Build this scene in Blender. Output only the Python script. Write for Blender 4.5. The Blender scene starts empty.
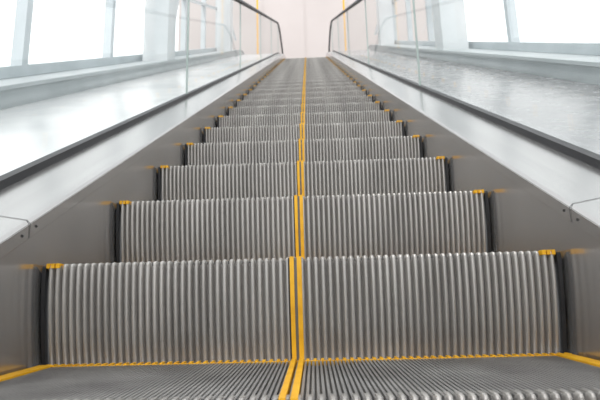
import bpy, math, random
from mathutils import Matrix, Vector
random.seed(3)
S = bpy.context.scene
COL = S.collection
S.view_settings.view_transform = 'Standard'

# ---------------------------------------------------------------- materials
def new_mat(name):
    m = bpy.data.materials.new(name); m.use_nodes = True
    nt = m.node_tree
    return m, nt, nt.nodes["Principled BSDF"]

def mat_noise(name, c1, c2, metallic=0.0, rough=0.5, scale=(8, 8, 8), detail=4, rvar=0.1, bump=0.0, nscale=1.0, lo=0.35, hi=0.65, dirt=False):
    m, nt, b = new_mat(name)
    tc = nt.nodes.new("ShaderNodeTexCoord")
    mp = nt.nodes.new("ShaderNodeMapping"); mp.inputs["Scale"].default_value = scale
    nz = nt.nodes.new("ShaderNodeTexNoise"); nz.inputs["Scale"].default_value = nscale; nz.inputs["Detail"].default_value = detail
    cr = nt.nodes.new("ShaderNodeValToRGB")
    cr.color_ramp.elements[0].position = lo; cr.color_ramp.elements[1].position = hi
    cr.color_ramp.elements[0].color = (*c1, 1); cr.color_ramp.elements[1].color = (*c2, 1)
    nt.links.new(tc.outputs["Object"], mp.inputs["Vector"]); nt.links.new(mp.outputs[0], nz.inputs["Vector"])
    nt.links.new(nz.outputs["Fac"], cr.inputs[0])
    out = cr.outputs[0]
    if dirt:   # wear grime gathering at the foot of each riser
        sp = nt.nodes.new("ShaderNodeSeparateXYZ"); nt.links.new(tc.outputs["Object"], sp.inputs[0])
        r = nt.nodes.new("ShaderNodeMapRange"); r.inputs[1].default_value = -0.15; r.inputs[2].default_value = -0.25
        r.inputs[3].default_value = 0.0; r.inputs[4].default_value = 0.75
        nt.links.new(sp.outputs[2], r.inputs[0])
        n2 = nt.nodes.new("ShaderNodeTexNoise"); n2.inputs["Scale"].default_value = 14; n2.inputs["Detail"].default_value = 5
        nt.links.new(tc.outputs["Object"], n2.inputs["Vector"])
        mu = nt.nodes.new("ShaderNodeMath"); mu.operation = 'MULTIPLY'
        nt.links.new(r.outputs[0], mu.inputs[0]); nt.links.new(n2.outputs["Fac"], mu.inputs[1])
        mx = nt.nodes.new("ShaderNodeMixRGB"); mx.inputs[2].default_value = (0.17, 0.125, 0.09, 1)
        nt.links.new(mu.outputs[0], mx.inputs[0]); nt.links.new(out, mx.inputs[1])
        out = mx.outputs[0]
    nt.links.new(out, b.inputs["Base Color"])
    mr = nt.nodes.new("ShaderNodeMapRange"); mr.inputs[3].default_value = rough - rvar; mr.inputs[4].default_value = rough + rvar
    nt.links.new(nz.outputs["Fac"], mr.inputs[0]); nt.links.new(mr.outputs[0], b.inputs["Roughness"])
    b.inputs["Metallic"].default_value = metallic
    if bump > 0:
        bp = nt.nodes.new("ShaderNodeBump"); bp.inputs["Strength"].default_value = bump; bp.inputs["Distance"].default_value = 0.002
        nt.links.new(nz.outputs["Fac"], bp.inputs["Height"]); nt.links.new(bp.outputs[0], b.inputs["Normal"])
    return m

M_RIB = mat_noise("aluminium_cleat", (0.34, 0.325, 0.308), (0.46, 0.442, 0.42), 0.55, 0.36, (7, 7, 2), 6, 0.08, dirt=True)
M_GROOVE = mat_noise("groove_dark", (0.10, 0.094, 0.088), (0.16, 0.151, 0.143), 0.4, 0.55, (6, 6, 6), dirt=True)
M_TREAD = mat_noise("tread_cleat", (0.28, 0.27, 0.265), (0.40, 0.39, 0.38), 0.6, 0.42, (7, 7, 7), 6, 0.08)
M_YEL = mat_noise("yellow_demarcation", (0.66, 0.32, 0.004), (0.80, 0.43, 0.012), 0.0, 0.5, (20, 20, 20))
M_BLACK = mat_noise("black_rubber", (0.010, 0.010, 0.012), (0.018, 0.018, 0.021), 0.0, 0.5, (10, 10, 10))
M_SIDE = mat_noise("step_side_dark", (0.01, 0.01, 0.012), (0.02, 0.02, 0.022), 0.2, 0.5, (10, 10, 10))
M_SKIRT = mat_noise("brushed_steel_skirt", (0.53, 0.515, 0.505), (0.62, 0.605, 0.595), 0.85, 0.20, (1.5, 0.5, 1.5), 3, 0.05)
M_DECK = mat_noise("brushed_steel_deck", (0.37, 0.365, 0.36), (0.43, 0.425, 0.42), 0.9, 0.24, (14, 0.4, 1.0), 3, 0.05)
M_SEAM = mat_noise("seam_dark", (0.06, 0.06, 0.06), (0.1, 0.1, 0.1), 0.5, 0.5)
M_FLOORL = mat_noise("polished_stone_glare_tone", (0.52, 0.53, 0.535), (0.62, 0.62, 0.62), 0.0, 0.24, (2, 2, 2), 6, 0.06)  # paler base colour paints in the window reflection on the left cladding
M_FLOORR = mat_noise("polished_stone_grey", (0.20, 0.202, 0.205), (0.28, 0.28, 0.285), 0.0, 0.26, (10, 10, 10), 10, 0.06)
M_LEDGE = mat_noise("ledge_paint", (0.36, 0.39, 0.40), (0.42, 0.45, 0.46), 0.0, 0.5, (3, 3, 3))
M_FRAME = mat_noise("window_frame_paint", (0.44, 0.48, 0.50), (0.51, 0.55, 0.57), 0.1, 0.4, (3, 3, 3))
M_JOINT = mat_noise("glass_edge_polished", (0.30, 0.36, 0.34), (0.38, 0.44, 0.42), 0.0, 0.2, (3, 3, 3))
M_COLUMN = mat_noise("column_paint", (0.56, 0.59, 0.60), (0.62, 0.64, 0.65), 0.0, 0.5, (2, 2, 2))
M_CREAM = mat_noise("cream_plaster", (0.44, 0.395, 0.38), (0.47, 0.425, 0.41), 0.0, 0.8, (0.5, 0.5, 0.5))
M_HALL = mat_noise("hall_floor_tile", (0.35, 0.35, 0.35), (0.45, 0.45, 0.45), 0.0, 0.3, (3, 3, 3))

def glass_mat():
    m = bpy.data.materials.new("balustrade_glass"); m.use_nodes = True
    nt = m.node_tree; nt.nodes.clear()
    o = nt.nodes.new("ShaderNodeOutputMaterial")
    t = nt.nodes.new("ShaderNodeBsdfTransparent"); t.inputs[0].default_value = (0.93, 0.955, 0.95, 1)
    g = nt.nodes.new("ShaderNodeBsdfGlossy"); g.inputs["Roughness"].default_value = 0.03
    lw = nt.nodes.new("ShaderNodeLayerWeight"); lw.inputs[0].default_value = 0.5
    pw = nt.nodes.new("ShaderNodeMath"); pw.operation = 'POWER'; pw.inputs[1].default_value = 5.0
    ma = nt.nodes.new("ShaderNodeMath"); ma.operation = 'MULTIPLY_ADD'; ma.inputs[1].default_value = 0.6; ma.inputs[2].default_value = 0.05
    mx = nt.nodes.new("ShaderNodeMixShader")
    nt.links.new(lw.outputs["Facing"], pw.inputs[0]); nt.links.new(pw.outputs[0], ma.inputs[0])
    nt.links.new(ma.outputs[0], mx.inputs[0]); nt.links.new(t.outputs[0], mx.inputs[1]); nt.links.new(g.outputs[0], mx.inputs[2])
    nt.links.new(mx.outputs[0], o.inputs[0])
    return m
M_GLASS = glass_mat()

# ---------------------------------------------------------------- helpers
def mesh_obj(name, verts, faces, mats, midx=None, parent=None, smooth=False):
    me = bpy.data.meshes.new(name)
    me.from_pydata(verts, [], faces); me.update()
    for m in mats: me.materials.append(m)
    if midx:
        for p, i in zip(me.polygons, midx): p.material_index = i
    if smooth:
        for p in me.polygons: p.use_smooth = True
    o = bpy.data.objects.new(name, me); COL.objects.link(o)
    if parent: o.parent = parent
    return o

class MB:
    def __init__(s): s.v = []; s.f = []; s.m = []
    def box(s, x0, x1, y0, y1, z0, z1, mi=0):
        b = len(s.v)
        s.v += [(x0,y0,z0),(x1,y0,z0),(x1,y1,z0),(x0,y1,z0),(x0,y0,z1),(x1,y0,z1),(x1,y1,z1),(x0,y1,z1)]
        for q in [(0,3,2,1),(4,5,6,7),(0,1,5,4),(1,2,6,5),(2,3,7,6),(3,0,4,7)]:
            s.f.append(tuple(b+i for i in q)); s.m.append(mi)
    def prism(s, pts, x0, x1, mi=0):      # pts: list (y,z) polygon, extruded over x
        b = len(s.v); n = len(pts)
        s.v += [(x0, p[0], p[1]) for p in pts] + [(x1, p[0], p[1]) for p in pts]
        s.f.append(tuple(b+i for i in range(n))); s.m.append(mi)
        s.f.append(tuple(b+n+i for i in reversed(range(n)))); s.m.append(mi)
        for i in range(n):
            j = (i+1) % n
            s.f.append((b+i, b+n+i, b+n+j, b+j)); s.m.append(mi)
    def obj(s, name, mats, parent=None, smooth=False):
        return mesh_obj(name, s.v, s.f, mats, s.m, parent, smooth)

def empty(name):
    e = bpy.data.objects.new(name, None); COL.objects.link(e); return e

# ---------------------------------------------------------------- path of the escalator
ZC = 0.60
SL = 0.5775
Y0 = 1.113
YB = Y0 - (ZC + 0.0785) / SL
YT = 13.1
def Q(u, w):
    if u <= -w: return 0.0
    if u >= w: return u
    return (u + w) ** 2 / (4 * w)
def P(y):
    return SL * (Q(y - YB, 0.45) - Q(y - YT, 0.8))
ZTOP = P(20)
YS, YE = -1.6, 14.7
def path_ys(a, b):
    ys = [a]; y = a
    while y < b - 1e-6:
        st = 0.1 if (-0.7 < y < 0.5 or 12.2 < y < 14.0) else 0.4
        y = min(b, y + st); ys.append(y)
    return ys

def sweep(mb, sec, ya, yb, mi=0, closed=True):
    """sec: list (x,h) swept along the escalator path"""
    ys = path_ys(ya, yb); n = len(sec); b = len(mb.v)
    for y in ys:
        z = P(y)
        mb.v += [(x, y, z + h) for x, h in sec]
    for i in range(len(ys) - 1):
        for j in range(n if closed else n - 1):
            k = (j + 1) % n
            mb.f.append((b+i*n+j, b+i*n+k, b+(i+1)*n+k, b+(i+1)*n+j)); mb.m.append(mi)
    if closed:
        mb.f.append(tuple(b + j for j in reversed(range(n)))); mb.m.append(mi)
        e = b + (len(ys)-1)*n
        mb.f.append(tuple(e + j for j in range(n))); mb.m.append(mi)

ESC = empty("escalator")
W = 0.602
# ---------------------------------------------------------------- step mesh
def build_step():
    mb = MB()
    NR = 72; pitch = 2 * W / NR
    prof = []
    for i in range(15):
        t = i / 14
        prof.append((0.036 * t ** 1.7, -0.004 - 0.25 * t))
    prof = [(0.010, 0.003), (0.002, 0.001)] + prof
    n = len(prof); rd = 0.010
    # rounded cleats: (fraction of pitch, depth fraction)
    shape = [(0.10, 1.0), (0.22, 0.35), (0.34, 0.06), (0.50, 0.0), (0.66, 0.06), (0.78, 0.35), (0.90, 1.0)]
    xs = []
    for r in range(NR):
        x = -W + r * pitch
        xs += [(x + f*pitch, g) for f, g in shape]
    b = len(mb.v)
    for x, g in xs:
        for i, (y, z) in enumerate(prof):
            zz = z - (0.010 * g if i < 3 else 0)
            mb.v.append((x, y + rd * g, zz))
    for c in range(len(xs) - 1):
        g0, g1 = xs[c][1], xs[c+1][1]
        mi = 1 if (g0 == 1 and g1 == 1) else 0
        for i in range(n - 1):
            mb.f.append((b+c*n+i, b+c*n+i+1, b+(c+1)*n+i+1, b+(c+1)*n+i)); mb.m.append(mi)
    for r in range(NR):
        x = -W + r * pitch
        mb.box(x + 0.27*pitch, x + 0.73*pitch, 0.010, 0.03, -0.012, 0.002, 0)
    # tread base and cleats
    mb.box(-W, W, 0.02, 0.40, -0.03, -0.011, 1)
    NT = 144; pt = 2 * W / NT
    for r in range(NT):
        x = -W + (r + 0.5) * pt
        mb.box(x - 0.27*pt, x + 0.27*pt, 0.012, 0.412, -0.011, -0.001, 4)
    # yellow demarcation: sides, rear toothed line, centre
    for sx in (-1, 1):
        x0, x1 = sorted((sx * (W - 0.032), sx * W))
        mb.box(x0, x1, 0.012, 0.40, -0.016, 0.0022, 2)
        for q in range(3):
            xa = x0 + 0.011 * q
            mb.box(xa, xa + 0.008, -0.003, 0.012, -0.008, 0.0032, 2)
    mb.box(-W, W, 0.391, 0.396, -0.011, 0.000, 2)
    for r in range(NR):
        x = -W + (r + 1.0) * pitch
        mb.box(x - 0.2*pitch, x + 0.2*pitch, 0.393, 0.414, -0.011, 0.002, 2)
    for xa, xb in ((-0.020, -0.010), (-0.003, 0.008)):
        mb.box(xa, xb, -0.004, 0.402, -0.012, 0.004, 2)
        pts = [(y - 0.004, z) for y, z in prof[1:]] + [(y + 0.012, z) for y, z in reversed(prof[1:])]
        mb.prism(pts, xa, xb, 2)
    pts = [(y - 0.001, z) for y, z in prof[1:]] + [(y + 0.012, z) for y, z in reversed(prof[1:])]
    mb.prism(pts, -0.010, -0.003, 1)
    mb.prism(pts, -0.024, -0.020, 3)
    # dark side plates
    for sx in (-1, 1):
        pts = [(y - 0.004, z - 0.004) for y, z in prof[1:]] + [(0.41, -0.25), (0.41, -0.02), (0.02, -0.02)]
        x0, x1 = sorted((sx * W, sx * (W + 0.009)))
        mb.prism(pts, x0, x1, 3)
    me_o = mb.obj("step", [M_RIB, M_GROOVE, M_YEL, M_SIDE, M_TREAD], ESC)
    return me_o
step0 = build_step()
step_me = step0.data
first = True
for k in range(-5, 34):
    y = Y0 + 0.4 * k
    if y > 14.2 or y < -0.95: continue
    if first: o = step0; first = False
    else:
        o = bpy.data.objects.new("step", step_me); COL.objects.link(o); o.parent = ESC
    o.location = (0, y, P(y))

# ---------------------------------------------------------------- skirts, decks, gasket
XS = 0.618; XG = 0.80
for side, sx in (("left", -1), ("right", 1)):
    mb = MB()
    def sec(pts): return [(sx * x, h) for x, h in pts]
    sweep(mb, sec([(XS, -0.45), (XS, 0.090), (XS - 0.004, 0.094), (XS - 0.004, 0.126), (XS + 0.03, 0.130), (XS + 0.03, -0.45)]), YS, YE, 0)
    mb.obj("skirt_" + side, [M_SKIRT], ESC)
    mb = MB()
    sweep(mb, sec([(XS - 0.002, 0.128), (XS + 0.004, 0.136), (XG, 0.168), (XG + 0.06, 0.168), (XG + 0.06, 0.06), (XS + 0.01, 0.06)]), YS, YE, 0)
    mb.obj("inner_deck_" + side, [M_DECK], ESC)
    mb = MB()
    y = 1.05 - 2.4
    while y < 14.3:
        b = len(mb.v)
        for yy in (y - 0.001, y + 0.001):
            zz = P(yy)
            mb.v += [(sx*(XS+0.004), yy, zz+0.1372), (sx*XG, yy, zz+0.1692), (sx*(XS - 0.0052), yy, zz+0.128), (sx*(XS-0.0052), yy, zz+0.094)]
        for q in [(0, 1, 5, 4), (2, 3, 7, 6), (0, 4, 6, 2)]:
            mb.f.append(tuple(b+i for i in q)); mb.m.append(0)
        for dy in (-0.025, 0.025):
            cy = y + dy; cz = P(cy) + 0.111
            bb = len(mb.v)
            for a in range(10):
                an = a * math.tau / 10
                mb.v.append((sx*(XS-0.0055), cy + 0.0035*math.cos(an), cz + 0.0035*math.sin(an)))
            mb.f.append(tuple(bb+i for i in range(10))); mb.m.append(0)
        y += 2.4
    mb.obj("deck_seams_" + side, [M_SEAM], ESC)
    mb = MB()
    sweep(mb, sec([(XG - 0.018, 0.160), (XG - 0.016, 0.190), (XG + 0.014, 0.192), (XG + 0.016, 0.160)]), YS, YE, 0)
    mb.obj("glass_gasket_" + side, [M_BLACK], ESC)
    # glass panels
    HR = 1.135
    mb = MB()
    joints = [YS] + [0.6 + 2.4 * i for i in range(6)] + [YE]
    for a, bb in zip(joints[:-1], joints[1:]):
        a2 = a + 0.004; b2 = bb - 0.004
        ys = path_ys(a2, b2); b = len(mb.v)
        for y in ys: mb.v += [(sx*XG, y, P(y)+0.17), (sx*XG, y, P(y)+HR-0.01)]
        for i in range(len(ys)-1):
            mb.f.append((b+2*i, b+2*i+1, b+2*i+3, b+2*i+2)); mb.m.append(0)
    R = (HR - 0.19) / 2
    for yc, zc, d in ((YE, ZTOP + 0.19 + R, 1), (YS, 0.19 + R, -1)):
        b = len(mb.v)
        for i in range(17):
            an = -math.pi/2 + math.pi * i / 16
            mb.v.append((sx*XG, yc + d * R * math.cos(an), zc + R * math.sin(an)))
        mb.f.append(tuple(b+i for i in range(17))); mb.m.append(0)
    mb.obj("glass_panels_" + side, [M_GLASS], ESC)
    mb = MB()
    for y in joints[1:-1]:
        mb.prism([(y-0.004, P(y)+0.17), (y+0.004, P(y)+0.17), (y+0.004, P(y)+HR-0.02), (y-0.004, P(y)+HR-0.02)], sx*XG-0.007, sx*XG+0.007, 0)
    mb.obj("glass_joint_" + side, [M_JOINT], ESC)
    # handrail
    pts = []
    for i in range(0, 15):
        an = math.pi * i / 14
        pts.append((sx*XG, YS - R * math.sin(an), 0.19 + R - R * math.cos(an)))
    pts += [(sx*XG, y, P(y) + HR) for y in path_ys(YS, YE)[1:-1]]
    for i in range(0, 15):
        an = math.pi * i / 14
        pts.append((sx*XG, YE + R * math.sin(an), ZTOP + 0.19 + R + R * math.cos(an)))
    cu = bpy.data.curves.new("handrail_" + side, 'CURVE'); cu.dimensions = '3D'
    sp = cu.splines.new('POLY'); sp.points.add(len(pts) - 1)
    for p, q in zip(sp.points, pts): p.co = (*q, 1)
    cu.bevel_depth = 0.028; cu.bevel_resolution = 4; cu.use_fill_caps = True
    cu.materials.append(M_BLACK)
    o = bpy.data.objects.new("handrail_" + side, cu); COL.objects.link(o); o.parent = ESC

# comb plates
for nm, ya, yb, z in (("comb_plate_lower", -1.9, -0.88, 0.0), ("comb_plate_upper", 14.35, 15.3, ZTOP)):
    mb = MB()
    mb.box(-XS+0.004, XS-0.004, ya, yb, z - 0.04, z + 0.004, 0)
    for r in range(40):
        x = -0.6 + r * 0.03
        e = yb if z == 0 else ya
        mb.box(x, x+0.012, e - 0.05, e + 0.05, z - 0.01, z + 0.006, 1)
    mb.obj(nm, [M_DECK, M_YEL], ESC)

# ---------------------------------------------------------------- sloping side surrounds
XW = 2.35
YA, YZ = -1.6, 14.7
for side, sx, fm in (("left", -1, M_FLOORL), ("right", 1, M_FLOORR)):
    def sec(pts): return [(sx * x, h) for x, h in pts]
    mb = MB()
    sweep(mb, sec([(XG+0.062, -0.3), (XG+0.062, 0.164), (1.9, 0.164), (1.9, -0.3)]), YA, YZ, 0)
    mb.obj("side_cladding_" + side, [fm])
    mb = MB()
    sweep(mb, sec([(1.902, -0.3), (1.902, 0.29), (1.88, 0.295), (1.88, 0.325), (XW+0.15, 0.325), (XW+0.15, -0.3)]), YA, YZ, 0)
    mb.obj("parapet_" + side, [M_LEDGE])
    WIN = empty("window_1" if side == "left" else "window_2")
    mb = MB()
    sweep(mb, sec([(XW, 0.327), (XW, 0.43), (XW+0.12, 0.43), (XW+0.12, 0.327)]), YA, YZ, 0)
    sweep(mb, sec([(XW, 3.2), (XW, 3.35), (XW+0.12, 3.35), (XW+0.12, 3.2)]), YA, YZ, 0)
    sweep(mb, sec([(XW+0.02, 1.55), (XW+0.02, 1.62), (XW+0.09, 1.62), (XW+0.09, 1.55)]), YA, YZ, 0)
    y = -1.5 if sx > 0 else -1.25
    while y < 14.7:
        zb = P(y) + 0.40; zt = P(y) + 3.25
        mb.box(*sorted((sx*(XW+0.01), sx*(XW+0.11))), y-0.04, y+0.04, zb, zt, 0)
        y += 1.62
    mb.obj("frame", [M_FRAME], WIN)
    for yc in (-0.6, 6.2, 11.2):
        z = P(yc)
        mb = MB()
        cx0, cx1 = sorted((sx*1.93, sx*2.28))
        mb.box(cx0, cx1, yc-0.18, yc+0.18, P(yc-0.18) + 0.322, z + 3.4, 0)
        mb.prism([(yc+0.1, z+0.6), (yc+0.3, z+0.7), (yc+1.5, z+4.1), (yc+1.3, z+4.1)], cx0+0.1, cx1-0.1, 0)
        mb.obj("support_pillar", [M_COLUMN])

# ---------------------------------------------------------------- halls
mb = MB(); mb.box(-9, 9, -12, -1.95, -0.25, 0.0, 0)
mb.obj("floor", [M_HALL])
mb = MB(); mb.box(-6, 6, 15.3, 20.0, ZTOP-0.4, ZTOP, 0); mb.obj("floor_upper", [M_FLOORL])
mb = MB(); mb.box(-6, 6, 20.0, 20.2, ZTOP-0.4, ZTOP+7, 0)
for x in (-4, -2, 0, 2, 4):
    mb.box(x-0.02, x+0.02, 19.98, 20.0, ZTOP, ZTOP+7, 0)
mb.box(-6, 6, 19.95, 20.0, ZTOP, ZTOP+0.15, 0)
mb.obj("wall_back", [M_CREAM])
for x in (-1.75, 1.45):
    mb = MB(); mb.box(x-0.03, x+0.03, 15.6, 15.66, ZTOP, ZTOP+4.5, 0)
    mb.box(x-0.12, x+0.12, 15.5, 15.76, ZTOP, ZTOP+0.03, 0)
    mb.obj("yellow_post", [M_YEL])
mb = MB()
y = -1.5
while y < 14.6:
    mb.box(-XW-0.12, XW+0.12, y-0.06, y+0.06, P(y)+3.3, P(y)+3.55, 0); y += 1.62
mb.obj("ceiling", [M_FRAME])

# ---------------------------------------------------------------- world & light
w = bpy.data.worlds.new("World"); S.world = w; w.use_nodes = True
nt = w.node_tree; bg = nt.nodes["Background"]
bg.inputs[0].default_value = (0.98, 0.99, 1.0, 1); bg.inputs[1].default_value = 1.95
sun = bpy.data.lights.new("sun", 'SUN'); sun.energy = 0.9; sun.angle = math.radians(8); sun.color = (1, 0.97, 0.94)
so = bpy.data.objects.new("sun", sun); COL.objects.link(so)
so.rotation_euler = (math.radians(42), 0, math.radians(-20))

# ---------------------------------------------------------------- camera
cd = bpy.data.cameras.new("camera"); cam = bpy.data.objects.new("camera", cd); COL.objects.link(cam)
cd.sensor_width = 36; cd.lens = 468 / 600 * 36
cd.clip_start = 0.02
R = Matrix.Rotation(math.radians(1.42), 4, 'Z') @ Matrix.Rotation(math.radians(90 + 11.1), 4, 'X') @ Matrix.Rotation(math.radians(-1.5), 4, 'Z')
cam.matrix_world = Matrix.Translation((0.036, 0, ZC)) @ R
cd.dof.use_dof = True; cd.dof.focus_distance = 1.25; cd.dof.aperture_fstop = 5.6
S.camera = cam
